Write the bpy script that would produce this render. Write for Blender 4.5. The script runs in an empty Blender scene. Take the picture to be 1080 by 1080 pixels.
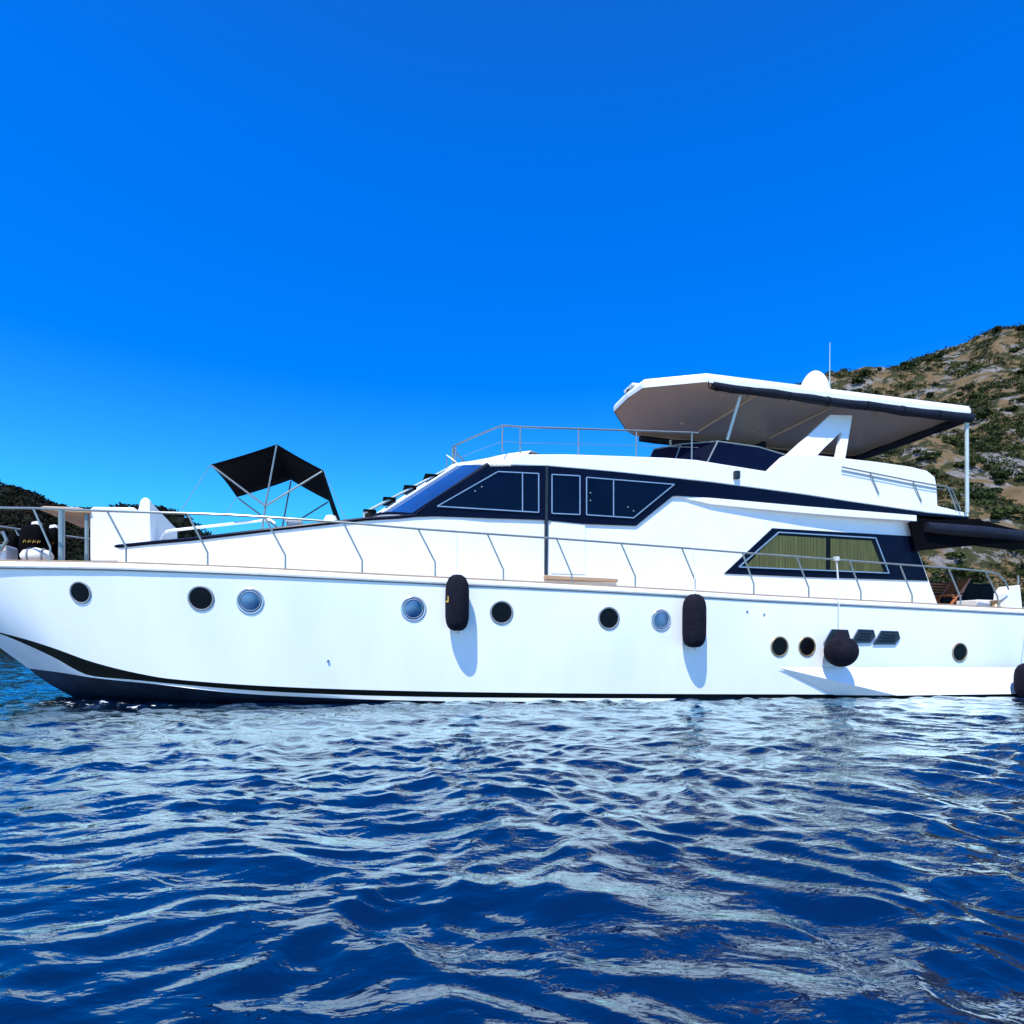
import bpy, bmesh, math, random
import numpy as np
from mathutils import Vector, Matrix, noise
random.seed(7); rng = np.random.default_rng(11)
scene = bpy.context.scene
col = scene.collection

# ------------------------------------------------------------------ camera, sky, sun, exposure
F, HX, HY, CAMZ, ROLL = 660.0, 540.0, 680.0, 1.10, math.radians(0.45)
cam_d = bpy.data.cameras.new('camera'); cam = bpy.data.objects.new('camera', cam_d); col.objects.link(cam)
cam_d.sensor_width = 36; cam_d.lens = F / 1080 * 36
cam_d.shift_x = 0; cam_d.shift_y = (HY - 540) / 1080
cam_d.clip_start = 0.05; cam_d.clip_end = 20000
cr, sr = math.cos(ROLL), math.sin(ROLL)
cam.matrix_world = Matrix(((cr, -sr, 0, 0), (0, 0, -1, 0), (sr, cr, 0, CAMZ), (0, 0, 0, 1)))
scene.camera = cam

THETA = math.radians(14)
ct, st = math.cos(THETA), math.sin(THETA)
def loc2world_dir(x, y, z): return Vector((ct*x - st*y, st*x + ct*y, z))
sun_travel = loc2world_dir(0.66, 1.0, -2.0).normalized()
to_sun = -sun_travel
w = bpy.data.worlds.new("World"); scene.world = w; w.use_nodes = True
nt = w.node_tree; nt.nodes.clear()
out = nt.nodes.new('ShaderNodeOutputWorld'); bg = nt.nodes.new('ShaderNodeBackground')
sky = nt.nodes.new('ShaderNodeTexSky'); sky.sky_type = 'NISHITA'; sky.sun_disc = False
sky.sun_elevation = math.asin(to_sun.z); sky.sun_rotation = math.atan2(to_sun.x, to_sun.y)
sky.air_density = 1.0; sky.dust_density = 0.2; sky.ozone_density = 3.0
tc = nt.nodes.new('ShaderNodeTexCoord'); sep = nt.nodes.new('ShaderNodeSeparateXYZ')
rmp = nt.nodes.new('ShaderNodeValToRGB'); mul = nt.nodes.new('ShaderNodeMix'); mul.data_type = 'RGBA'; mul.blend_type = 'MULTIPLY'; mul.inputs[0].default_value = 1
nt.links.new(tc.outputs['Generated'], sep.inputs[0]); nt.links.new(sep.outputs[2], rmp.inputs[0])
e = rmp.color_ramp.elements
e[0].position = 0.0; e[0].color = (0.27, 0.76, 1.12, 1)
e[1].position = 1.0; e[1].color = (0.10, 0.45, 1.0, 1)
for p, c in ((0.20, (0.12, 0.82, 1.20, 1)), (0.38, (0.0, 0.57, 1.46, 1)), (0.60, (0.0, 0.62, 1.62, 1))):
    k = e.new(p); k.color = c
nt.links.new(sky.outputs[0], mul.inputs[6]); nt.links.new(rmp.outputs[0], mul.inputs[7])
nt.links.new(mul.outputs[2], bg.inputs[0]); bg.inputs[1].default_value = 0.15
nt.links.new(bg.outputs[0], out.inputs[0])
sun_d = bpy.data.lights.new('sun', 'SUN'); sun_d.energy = 5.0; sun_d.angle = math.radians(0.5); sun_d.color = (1.0, 0.97, 0.92)
sun = bpy.data.objects.new('sun', sun_d); col.objects.link(sun)
sun.rotation_mode = 'QUATERNION'; sun.rotation_quaternion = sun_travel.to_track_quat('-Z', 'Y'); sun.location = (-20, -30, 60)
vs = scene.view_settings; vs.view_transform = 'Standard'; vs.look = 'None'; vs.exposure = 0.33; vs.gamma = 1; vs.use_curve_mapping = False

# ------------------------------------------------------------------ frames of reference
# The yacht's own frame: x along the hull towards the stern, y across (0 = port side, 2.7 = centreline), z up.
O = Vector((0, 12, 0)); BEAM = 5.4; YC = 2.7
CAML = Vector((ct*(0-O.x) + st*(0-O.y), -st*(0-O.x) + ct*(0-O.y), CAMZ))
def ray(px, py):
    dx, dy = px - HX, py - HY
    a = dx*cr + dy*sr; b = -dx*sr + dy*cr
    wx, wy, wz = a/F, 1.0, -b/F
    return Vector((ct*wx + st*wy, -st*wx + ct*wy, wz))
def L(px, py, Y):                      # a point of the yacht on the lengthwise plane y = Y
    d = ray(px, py); t = (Y - CAML.y) / d.y
    return CAML + d*t
def LX(px, py, x):
    d = ray(px, py); t = (x - CAML.x) / d.x
    return CAML + d*t
def S(px, Y): return L(px, 680, Y).x
def mir(p): return Vector((p[0], BEAM - p[1], p[2]))
def curve(pts):                        # smooth interpolation through (x, y) pairs
    xs = np.array([p[0] for p in pts], float); ys = np.array([p[1] for p in pts], float)
    m = np.gradient(ys, xs)
    d = np.diff(ys)/np.diff(xs)
    for i in range(1, len(xs)-1):
        if d[i-1]*d[i] <= 0: m[i] = 0
        else: m[i] = 2*d[i-1]*d[i]/(d[i-1]+d[i])
    def f(x):
        x = min(max(x, xs[0]), xs[-1]); i = min(int(np.searchsorted(xs, x, 'right'))-1, len(xs)-2)
        h = xs[i+1]-xs[i]; t = (x-xs[i])/h
        return float((2*t**3-3*t**2+1)*ys[i] + (t**3-2*t**2+t)*h*m[i] + (-2*t**3+3*t**2)*ys[i+1] + (t**3-t**2)*h*m[i+1])
    return f

# ------------------------------------------------------------------ materials
def mat(name, c, rough=0.5, metal=0.0, c2=None, scale=3.0, bump=0.0, bscale=None, coat=0.0, spec=None, detail=4, stretch=None):
    m = bpy.data.materials.new(name); m.use_nodes = True
    n = m.node_tree; p = n.nodes['Principled BSDF']
    p.inputs['Base Color'].default_value = (*c, 1); p.inputs['Roughness'].default_value = rough; p.inputs['Metallic'].default_value = metal
    p.inputs['Coat Weight'].default_value = coat; p.inputs['Coat Roughness'].default_value = 0.08
    if spec is not None: p.inputs['Specular IOR Level'].default_value = spec
    t = n.nodes.new('ShaderNodeTexCoord'); mp = n.nodes.new('ShaderNodeMapping'); n.links.new(t.outputs['Object'], mp.inputs[0])
    if stretch: mp.inputs['Scale'].default_value = stretch
    if c2 is not None:
        nz = n.nodes.new('ShaderNodeTexNoise'); nz.inputs['Scale'].default_value = scale; nz.inputs['Detail'].default_value = detail
        r = n.nodes.new('ShaderNodeValToRGB'); r.color_ramp.elements[0].position = 0.35; r.color_ramp.elements[1].position = 0.7
        r.color_ramp.elements[0].color = (*c, 1); r.color_ramp.elements[1].color = (*c2, 1)
        n.links.new(mp.outputs[0], nz.inputs['Vector']); n.links.new(nz.outputs['Fac'], r.inputs[0]); n.links.new(r.outputs[0], p.inputs['Base Color'])
    if bump:
        nz = n.nodes.new('ShaderNodeTexNoise'); nz.inputs['Scale'].default_value = bscale or scale; nz.inputs['Detail'].default_value = 3
        b = n.nodes.new('ShaderNodeBump'); b.inputs['Strength'].default_value = bump; b.inputs['Distance'].default_value = 0.02
        n.links.new(mp.outputs[0], nz.inputs['Vector']); n.links.new(nz.outputs['Fac'], b.inputs['Height']); n.links.new(b.outputs[0], p.inputs['Normal'])
    return m
M = {}
M['hull'] = mat('white gelcoat', (0.80, 0.80, 0.80), 0.14, c2=(0.70, 0.72, 0.73), scale=0.7, coat=0.3, bump=0.04, bscale=0.9, stretch=(1, 1, 0.45))
M['white'] = mat('white paint', (0.80, 0.80, 0.79), 0.35, c2=(0.76, 0.76, 0.75), scale=2)
M['cream'] = mat('cream headliner', (0.70, 0.52, 0.37), 0.22, c2=(0.62, 0.46, 0.33), scale=0.8)
M['grey'] = mat('grey rubber rail', (0.16, 0.19, 0.21), 0.5, c2=(0.22, 0.25, 0.27), scale=6)
M['steel'] = mat('stainless steel', (0.26, 0.30, 0.29), 0.3, 0.35, c2=(0.20, 0.24, 0.24), scale=8)
M['alu'] = mat('silver aluminium frame', (0.26, 0.36, 0.48), 0.35, 0.3, c2=(0.20, 0.30, 0.42), scale=4)
M['navy'] = mat('navy window surround', (0.002, 0.004, 0.015), 0.3, spec=0.07, c2=(0.003, 0.006, 0.021), scale=1.2)
M['glass'] = mat('dark tinted glass', (0.001, 0.003, 0.014), 0.05, c2=(0.002, 0.005, 0.020), scale=0.8, spec=0.14)
M['screen'] = mat('blue tinted windscreen glass', (0.008, 0.035, 0.13), 0.05, c2=(0.012, 0.06, 0.20), scale=1.0, spec=0.9)
M['black'] = mat('black painted stripe', (0.0015, 0.003, 0.003), 0.6, c2=(0.003, 0.005, 0.005), scale=3, spec=0.04)
M['intake'] = mat('dark intake grille', (0.012, 0.018, 0.028), 0.4, c2=(0.02, 0.03, 0.04), scale=5, spec=0.3)
M['anti'] = mat('navy antifouling', (0.004, 0.010, 0.028), 0.6, spec=0.2, c2=(0.009, 0.024, 0.055), scale=2.2, bump=0.2, bscale=12)
M['canvas'] = mat('black canvas', (0.0018, 0.0018, 0.0026), 0.9, spec=0.05, c2=(0.003, 0.003, 0.0045), scale=5, bump=0.3, bscale=7)
M['roll'] = mat('navy black awning fabric', (0.005, 0.006, 0.012), 0.6, spec=0.25, c2=(0.010, 0.012, 0.022), scale=3, bump=0.5, bscale=5)
M['fender'] = mat('dark knitted fender cover', (0.005, 0.0045, 0.010), 0.9, spec=0.15, c2=(0.010, 0.009, 0.018), scale=9, bump=0.6, bscale=60)
M['rope'] = mat('pale rope', (0.6, 0.6, 0.58), 0.9, c2=(0.45, 0.45, 0.42), scale=40)
M['gold'] = mat('gold yellow print', (0.62, 0.40, 0.05), 0.6, c2=(0.5, 0.32, 0.06), scale=20)
M['teak'] = mat('weathered teak', (0.45, 0.30, 0.18), 0.6, c2=(0.33, 0.21, 0.12), scale=4, stretch=(0.4, 8, 8))
M['wood'] = mat('varnished brown wood', (0.42, 0.13, 0.035), 0.4, c2=(0.26, 0.075, 0.02), scale=5, stretch=(1, 1, 6), coat=0.3)
M['curtain'] = mat('olive curtain fabric', (0.085, 0.095, 0.028), 0.9, c2=(0.04, 0.05, 0.015), scale=6, stretch=(3, 3, 0.15))
M['cushion'] = mat('off white vinyl cushion', (0.72, 0.68, 0.62), 0.6, c2=(0.64, 0.60, 0.54), scale=3)
M['darkvinyl'] = mat('black vinyl upholstery', (0.003, 0.003, 0.006), 0.6, c2=(0.006, 0.006, 0.01), scale=4, spec=0.1)
M['chrome'] = mat('bright chrome ring', (0.62, 0.66, 0.68), 0.2, 0.5, c2=(0.5, 0.54, 0.56), scale=12)
M['rim'] = mat('polished porthole rim', (0.45, 0.47, 0.48), 0.15, 0.9, c2=(0.3, 0.33, 0.35), scale=12)
M['bronze'] = mat('brass fitting', (0.45, 0.33, 0.2), 0.35, 0.6, c2=(0.3, 0.22, 0.12), scale=10)
M['dark'] = mat('dark porthole opening', (0.002, 0.002, 0.003), 0.3, c2=(0.005, 0.004, 0.006), scale=5, spec=0.15)
M['pglass'] = mat('porthole glass with painted reflection', (0.006, 0.03, 0.10), 0.03, c2=(0.09, 0.17, 0.28), scale=3.6, detail=0.3, spec=1.0)  # dark and pale blue blotches put reflections into the glass colour
M['flydeck'] = mat('dark teak flybridge sole', (0.16, 0.085, 0.05), 0.6, c2=(0.11, 0.06, 0.04), scale=4, stretch=(0.4, 8, 8))
M['post'] = mat('pale painted post', (0.46, 0.53, 0.50), 0.35, c2=(0.38, 0.45, 0.43), scale=5)
M['tanroof'] = mat('tan varnished roof', (0.52, 0.36, 0.22), 0.5, c2=(0.42, 0.26, 0.14), scale=5)

# ------------------------------------------------------------------ mesh helpers
class MB:
    def __init__(s): s.v, s.f, s.mi = [], [], []
    def grid(s, rows, mi=0, close=False, flip=False):
        n0 = len(s.v); c = len(rows[0])
        for r in rows: s.v += [tuple(p) for p in r]
        for i in range(len(rows)-1):
            for j in range(c if close else c-1):
                a, b = n0+i*c+j, n0+i*c+(j+1) % c; d, e_ = a+c, b+c
                s.f.append((a, d, e_, b) if flip else (a, b, e_, d)); s.mi.append(mi)
        return s
    def face(s, pts, mi=0):
        n0 = len(s.v); s.v += [tuple(p) for p in pts]; s.f.append(tuple(range(n0, n0+len(pts)))); s.mi.append(mi); return s
    def box(s, x0, x1, y0, y1, z0, z1, mi=0):
        n0 = len(s.v)
        s.v += [(x0,y0,z0),(x1,y0,z0),(x1,y1,z0),(x0,y1,z0),(x0,y0,z1),(x1,y0,z1),(x1,y1,z1),(x0,y1,z1)]
        for q in ((0,3,2,1),(4,5,6,7),(0,1,5,4),(1,2,6,5),(2,3,7,6),(3,0,4,7)): s.f.append(tuple(n0+i for i in q)); s.mi.append(mi)
        return s
    def prism(s, pts, off, mi=0):       # polygon extruded by the vector off
        n0 = len(s.v); n = len(pts); off = Vector(off)
        s.v += [tuple(p) for p in pts] + [tuple(Vector(p)+off) for p in pts]
        s.f.append(tuple(range(n0, n0+n))); s.f.append(tuple(range(n0+2*n-1, n0+n-1, -1))); s.mi += [mi, mi]
        for i in range(n):
            j = (i+1) % n; s.f.append((n0+i, n0+n+i, n0+n+j, n0+j)); s.mi.append(mi)
        return s
    def tube(s, pts, r, seg=8, mi=0, cap=True):
        pts = [Vector(p) for p in pts]; rs = r if isinstance(r, (list, tuple)) else [r]*len(pts)
        rows = []; prev = None
        for i, p in enumerate(pts):
            t = (pts[min(i+1, len(pts)-1)] - pts[max(i-1, 0)]).normalized()
            a = prev - t*prev.dot(t) if prev is not None else t.orthogonal()
            if a.length < 1e-6: a = t.orthogonal()
            a.normalize(); prev = a; b = t.cross(a)
            rows.append([p + (a*math.cos(2*math.pi*k/seg) + b*math.sin(2*math.pi*k/seg))*rs[i] for k in range(seg)])
        s.grid(rows, mi, close=True)
        if cap: s.face(list(reversed(rows[0])), mi); s.face(rows[-1], mi)
        return s
    def lathe(s, prof, c, axis=(0,0,1), seg=24, mi=0):   # prof: (radius, height) pairs
        ax = Vector(axis).normalized(); a = ax.orthogonal().normalized(); b = ax.cross(a); c = Vector(c)
        s.grid([[c + ax*h + (a*math.cos(2*math.pi*k/seg)+b*math.sin(2*math.pi*k/seg))*max(r, 1e-4) for k in range(seg)] for r, h in prof], mi, close=True)
        return s
    def build(s, name, mats, parent=None, smooth=False, bevel=0, origin=None, recalc=True, angle=35):
        me = bpy.data.meshes.new(name)
        v = s.v if origin is None else [(a[0]-origin[0], a[1]-origin[1], a[2]-origin[2]) for a in s.v]
        me.from_pydata([tuple(map(float, q)) for q in v], [], s.f)
        for m in (mats if isinstance(mats, (list, tuple)) else [mats]): me.materials.append(m)
        me.polygons.foreach_set('material_index', s.mi)
        bm = bmesh.new(); bm.from_mesh(me)
        bmesh.ops.remove_doubles(bm, verts=bm.verts, dist=1e-5)
        if recalc: bmesh.ops.recalc_face_normals(bm, faces=bm.faces)
        bm.to_mesh(me); bm.free()
        if smooth:
            me.polygons.foreach_set('use_smooth', [True]*len(me.polygons))
            me.set_sharp_from_angle(angle=math.radians(angle))
        me.update()
        o = bpy.data.objects.new(name, me); col.objects.link(o)
        if parent is not None: o.parent = parent
        if bevel:
            b = o.modifiers.new('bevel', 'BEVEL'); b.width = bevel; b.segments = 2; b.limit_method = 'ANGLE'; b.angle_limit = math.radians(30)
        return o
def tag(o, label=None, cat=None, group=None, kind=None):
    if label: o['label'] = label
    if cat: o['category'] = cat
    if group: o['group'] = group
    if kind: o['kind'] = kind
    return o
def empty(name, loc, rz=0.0, parent=None):
    o = bpy.data.objects.new(name, None); col.objects.link(o); o.location = loc; o.rotation_euler = (0, 0, rz); o.empty_display_size = 0.3
    if parent is not None: o.parent = parent
    return o
def thing(name, lp, label, cat, group=None):      # a thing standing at a point of the yacht's frame; its parts use coordinates from that point
    p = O + loc2world_dir(*lp); o = empty(name, p, THETA); tag(o, label, cat, group); return o
def rel(pts, o): return [Vector(p) - Vector(o) for p in pts]

# ------------------------------------------------------------------ the sea
def make_sea():
    rad = [0.0] + list(np.geomspace(0.7, 75, 860)) + list(np.geomspace(77, 9000, 50))
    fine = np.radians(np.linspace(-62, 62, 860)); coarse = np.radians(np.linspace(64, 296, 110))
    ang = np.concatenate([fine, coarse]); nA, nR = len(ang), len(rad)
    R, A = np.meshgrid(np.array(rad), ang, indexing='ij')
    X = R*np.sin(A); Y = R*np.cos(A); Z = np.zeros_like(X); DX = np.zeros_like(X); DY = np.zeros_like(X)
    # warp the domain a little so crests do not run as straight lines
    WX = X + 0.35*np.sin(0.9*Y+0.5*X+1.3) + 0.12*np.sin(2.3*X-1.9*Y)
    WY = Y + 0.30*np.sin(0.8*X-0.6*Y+0.4) + 0.10*np.sin(2.9*X+2.1*Y+2.0)
    for i in range(110):
        lam = 0.13*(24.0**rng.random()); k = 2*math.pi/lam
        th = math.radians(-96 + rng.normal()*52)
        slope = 0.037*(0.26 if lam > 1.9 else (0.42 if lam > 0.95 else (0.85 if lam > 0.5 else 1.1)))*(0.95 if lam < 0.26 else 1.15)
        amp = slope/k; ph = rng.random()*6.283
        att = np.clip(1.6 - R*0.0055*3.0/lam*1.3, 0, 1)
        q = k*(WX*math.cos(th)+WY*math.sin(th)) + ph
        env = 0.65+0.6*np.sin(X*0.55*math.cos(i)+Y*0.5*math.sin(i*1.7)+i)
        Z += amp*att*env*np.cos(q)
        DX -= 0.8*amp*att*env*math.cos(th)*np.sin(q); DY -= 0.8*amp*att*env*math.sin(th)*np.sin(q)
    X = X + DX; Y = Y + DY
    co = np.stack([X, Y, Z], -1).reshape(-1, 3).astype(np.float32)
    idx = np.arange(nR*nA).reshape(nR, nA)
    a = idx[:-1]; b = np.roll(idx, -1, 1)[:-1]; c = np.roll(idx, -1, 1)[1:]; d = idx[1:]
    faces = np.stack([a, b, c, d], -1).reshape(-1, 4).astype(np.int32)
    me = bpy.data.meshes.new('sea')
    me.vertices.add(len(co)); me.vertices.foreach_set('co', co.ravel())
    me.loops.add(faces.size); me.loops.foreach_set('vertex_index', faces.ravel())
    me.polygons.add(len(faces)); me.polygons.foreach_set('loop_start', np.arange(0, faces.size, 4, dtype=np.int32))
    me.polygons.foreach_set('use_smooth', np.ones(len(faces), bool))
    me.update(calc_edges=True); me.validate()
    o = bpy.data.objects.new('sea', me); col.objects.link(o); tag(o, kind='structure')
    m = bpy.data.materials.new('sea water'); m.use_nodes = True; n = m.node_tree; p = n.nodes['Principled BSDF']
    n.nodes.remove(p)
    body = n.nodes.new('ShaderNodeBsdfDiffuse'); body.inputs[0].default_value = (0.0, 0.009, 0.042, 1)
    gls = n.nodes.new('ShaderNodeBsdfGlossy'); gls.inputs[0].default_value = (0.86, 0.98, 0.93, 1); gls.inputs['Roughness'].default_value = 0.03
    fr = n.nodes.new('ShaderNodeFresnel'); fr.inputs['IOR'].default_value = 1.36
    fa = n.nodes.new('ShaderNodeMath'); fa.operation = 'MULTIPLY_ADD'; fa.use_clamp = True; fa.inputs[1].default_value = 1.85; fa.inputs[2].default_value = 0.03
    n.links.new(fr.outputs[0], fa.inputs[0])
    wat = n.nodes.new('ShaderNodeMixShader'); n.links.new(fa.outputs[0], wat.inputs[0]); n.links.new(body.outputs[0], wat.inputs[1]); n.links.new(gls.outputs[0], wat.inputs[2])
    t = n.nodes.new('ShaderNodeTexCoord'); mp = n.nodes.new('ShaderNodeMapping'); mp.inputs['Scale'].default_value = (0.7, 1.1, 1)
    n.links.new(t.outputs['Object'], mp.inputs[0])
    last = None
    for sc, stg, dist in ((14.0, 0.22, 0.02), (5.0, 0.50, 0.04), (1.6, 0.25, 0.10)):
        nz = n.nodes.new('ShaderNodeTexNoise'); nz.inputs['Scale'].default_value = sc; nz.inputs['Detail'].default_value = 3; nz.inputs['Distortion'].default_value = 0.6
        bp = n.nodes.new('ShaderNodeBump'); bp.inputs['Strength'].default_value = stg; bp.inputs['Distance'].default_value = dist
        n.links.new(mp.outputs[0], nz.inputs['Vector']); n.links.new(nz.outputs['Fac'], bp.inputs['Height'])
        if last: n.links.new(last.outputs[0], bp.inputs['Normal'])
        last = bp
    for q_ in (gls, fr): n.links.new(last.outputs[0], q_.inputs['Normal'])
    # a little broken foam where the water laps under the bow
    def mth(op, a, b=None):
        q = n.nodes.new('ShaderNodeMath'); q.operation = op
        for i_, v_ in enumerate((a, b)):
            if v_ is None: continue
            if isinstance(v_, (int, float)): q.inputs[i_].default_value = v_
            else: n.links.new(v_, q.inputs[i_])
        return q.outputs[0]
    sx = n.nodes.new('ShaderNodeSeparateXYZ'); n.links.new(t.outputs['Object'], sx.inputs[0])
    dx = mth('DIVIDE', mth('ADD', sx.outputs[0], 7.6), 2.6); dy = mth('DIVIDE', mth('ADD', sx.outputs[1], -11.0), 0.9)
    d2 = mth('ADD', mth('MULTIPLY', dx, dx), mth('MULTIPLY', dy, dy))
    fn = n.nodes.new('ShaderNodeTexNoise'); fn.inputs['Scale'].default_value = 3.2; fn.inputs['Detail'].default_value = 6; fn.inputs['Roughness'].default_value = 0.75
    n.links.new(t.outputs['Object'], fn.inputs['Vector'])
    fm = mth('GREATER_THAN', mth('SUBTRACT', fn.outputs['Fac'], mth('MULTIPLY', d2, 0.10)), 0.585)
    fx = n.nodes.new('ShaderNodeBsdfDiffuse'); fx.inputs[0].default_value = (0.7, 0.75, 0.8, 1)
    ms = n.nodes.new('ShaderNodeMixShader'); n.links.new(fm, ms.inputs[0]); n.links.new(wat.outputs[0], ms.inputs[1]); n.links.new(fx.outputs[0], ms.inputs[2])
    n.links.new(ms.outputs[0], n.nodes['Material Output'].inputs['Surface'])
    me.materials.append(m); return o
make_sea()

# ------------------------------------------------------------------ the hills
def terrain_mat(name, rock, soil, veg, vegamount, sc):
    m = bpy.data.materials.new(name); m.use_nodes = True; n = m.node_tree; p = n.nodes['Principled BSDF']; p.inputs['Roughness'].default_value = 0.95; p.inputs['Specular IOR Level'].default_value = 0.1
    t = n.nodes.new('ShaderNodeTexCoord')
    def nz(s, d, dist=0.0):
        q = n.nodes.new('ShaderNodeTexNoise'); q.inputs['Scale'].default_value = s; q.inputs['Detail'].default_value = d; q.inputs['Roughness'].default_value = 0.62; q.inputs['Distortion'].default_value = dist
        n.links.new(t.outputs['Object'], q.inputs['Vector']); return q
    def ramp(src, a, b, c0, c1):
        r = n.nodes.new('ShaderNodeValToRGB'); r.color_ramp.elements[0].position = a; r.color_ramp.elements[1].position = b
        r.color_ramp.elements[0].color = (*c0, 1); r.color_ramp.elements[1].color = (*c1, 1); n.links.new(src.outputs['Fac'], r.inputs[0]); return r
    def mix(fac, A, B):
        x = n.nodes.new('ShaderNodeMix'); x.data_type = 'RGBA'; n.links.new(fac.outputs[0], x.inputs[0]); n.links.new(A, x.inputs[6]); n.links.new(B, x.inputs[7]); return x.outputs[2]
    rk = ramp(nz(sc*6, 6), 0.3, 0.7, tuple(v*0.55 for v in rock), rock)
    so = ramp(nz(sc*4, 5), 0.35, 0.7, soil, tuple(v*0.65 for v in soil))
    vg = ramp(nz(sc*9, 4), 0.35, 0.7, veg, tuple(v*2.0 for v in veg))
    f1 = ramp(nz(sc, 5, 0.8), 0.50, 0.56, (0,0,0), (1,1,1)); f2 = ramp(nz(sc*2.3, 6, 0.4), 0.56-vegamount, 0.60-vegamount, (0,0,0), (1,1,1))
    a = mix(f1, so.outputs[0], rk.outputs[0]); b = mix(f2, a, vg.outputs[0])
    n.links.new(b, p.inputs['Base Color'])
    bp = n.nodes.new('ShaderNodeBump'); bp.inputs['Strength'].default_value = 1.0; bp.inputs['Distance'].default_value = 2.0
    n.links.new(nz(sc*5, 6).outputs['Fac'], bp.inputs['Height']); n.links.new(bp.outputs[0], p.inputs['Normal'])
    return m
def pxdir(px): return (px-540)/F
def hill(name, sil, d0, d1, m, amp, nscale, cols=260, rows=90, seed=0.0):
    f = curve(sil); x0, x1 = sil[0][0], sil[-1][0]; g = []
    P = {}
    for j in range(rows+14):
        v = j/(rows-1) if j < rows else 1.0 + (j-rows+1)*0.06
        row = []
        for i in range(cols):
            px = x0 + (x1-x0)*i/(cols-1)
            top = max((HY - f(px) + (px-540)*math.tan(ROLL))/F*d1, -6)
            dist = d0 + (d1-d0)*v
            X, Yw = pxdir(px)*dist, dist
            prof = (v**0.85) if v <= 1 else max(1 - (v-1)*2.0, 0)
            p = Vector((X*nscale, Yw*nscale, seed))
            n1 = noise.fractal(p, 0.9, 2.1, 6); n2 = noise.ridged_multi_fractal(p*0.6 + Vector((3, 9, 1)), 1.0, 2.0, 4, 1.0, 2.0) - 1.0
            z = top*prof + (n1*amp + n2*amp*0.45)*min(1, top/20+0.05)*min(1, 0.25 + 1.5*v)*(0.35 if v > 0.93 else 1) - 0.6*(v < 0.01)
            row.append((X, Yw, z if v > 0 else -1.0))
        g.append(row)
    mb = MB().grid(g); o = mb.build(name, m, None, smooth=True, angle=60, recalc=False)
    tag(o, kind='structure')
    return g
mR = terrain_mat('rocky hillside', (0.24, 0.225, 0.215), (0.17, 0.118, 0.06), (0.026, 0.027, 0.011), 0.05, 0.085)
mL = terrain_mat('wooded hillside', (0.07, 0.055, 0.045), (0.06, 0.04, 0.028), (0.006, 0.009, 0.005), 0.16, 0.04)
gR = hill('rocky_hill', [(430, 684), (520, 640), (620, 560), (720, 490), (800, 440), (850, 402), (872, 394), (905, 391), (940, 386), (980, 371), (1020, 357), (1050, 346), (1080, 341), (1180, 322), (1350, 290), (1700, 300), (2200, 340)], 95, 260, mR, 7.0, 0.022, cols=380, rows=130, seed=2.0)
gL = hill('wooded_hill', [(-900, 560), (-500, 450), (-200, 455), (-80, 486), (0, 512), (30, 518), (50, 530), (75, 536), (100, 538), (120, 534), (140, 532), (180, 538), (200, 548), (215, 562), (240, 600), (280, 684)], 230, 420, mL, 6.0, 0.02, cols=240, rows=60, seed=8.0)

def leaf_mats(base):
    out = []
    for k, (c, c2) in enumerate(base): out.append(mat('foliage tone', c, 0.85, c2=c2, scale=0.9, spec=0.1))
    return out
FOL = leaf_mats([((0.016, 0.028, 0.008), (0.040, 0.055, 0.016)), ((0.010, 0.019, 0.007), (0.024, 0.034, 0.012)), ((0.040, 0.050, 0.014), (0.07, 0.075, 0.022))])
DARKF = leaf_mats([((0.004, 0.007, 0.004), (0.010, 0.014, 0.007)), ((0.007, 0.009, 0.004), (0.022, 0.018, 0.009))])
def clump(nleaf, size, r, squash=0.75):
    """vertices and quads of a lumpy bush of many leaf clumps about the origin"""
    lobes = [(r.normal(size=3)*np.array([0.42, 0.42, 0.20]) + np.array([0, 0, 0.42]), 0.34+0.22*r.random()) for _ in range(6)]
    V, Fc = [], []
    for i in range(nleaf):
        c, rad = lobes[i % len(lobes)]
        d = r.normal(size=3); d /= np.linalg.norm(d); d[2] = abs(d[2])*0.9 - 0.15
        p = (c + d*rad*(0.65+0.4*r.random()))*size*np.array([1, 1, squash])
        nrm = d + r.normal(size=3)*0.5; nrm /= np.linalg.norm(nrm)
        a = np.cross(nrm, [0.3, 0.5, 0.8]); a /= np.linalg.norm(a); b = np.cross(nrm, a); s = size*(0.10+0.12*r.random())
        k = len(V); V += [p+a*s, p+b*s*0.8+nrm*s*0.2, p-a*s*0.9, p-b*s]; Fc.append((k, k+1, k+2, k+3))
    return V, Fc
def bush_mesh(name, nleaf, seed, mats):
    r = np.random.default_rng(seed); V, Fc = clump(nleaf, 1.0, r)
    me = bpy.data.meshes.new(name); me.from_pydata([tuple(v) for v in V], [], Fc)
    for m in mats: me.materials.append(m)
    me.polygons.foreach_set('material_index', [int(r.random() < 0.3) % len(mats) for _ in Fc]); me.update(); return me
def sample(g, i, j):
    a = Vector(g[j][i]); nb = Vector(g[min(j+1, len(g)-1)][i]); return a.lerp(nb, rng.random())
def scatter(g, count, rows, cols, smin, smax, thr, nsc, seed):
    pts = []
    tries = 0
    while len(pts) < count and tries < count*12:
        tries += 1
        j = int(rows[0] + (rows[1]-rows[0])*rng.random()); i = int(cols[0] + (cols[1]-cols[0])*rng.random())
        p = sample(g, i, j)
        p.x += rng.normal()*0.4
        if noise.fractal(Vector((p.x*nsc, p.y*nsc, seed)), 1.0, 2.0, 3) < thr: continue
        pts.append((p, smin + (smax-smin)*rng.random()**2))
    return pts
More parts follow.
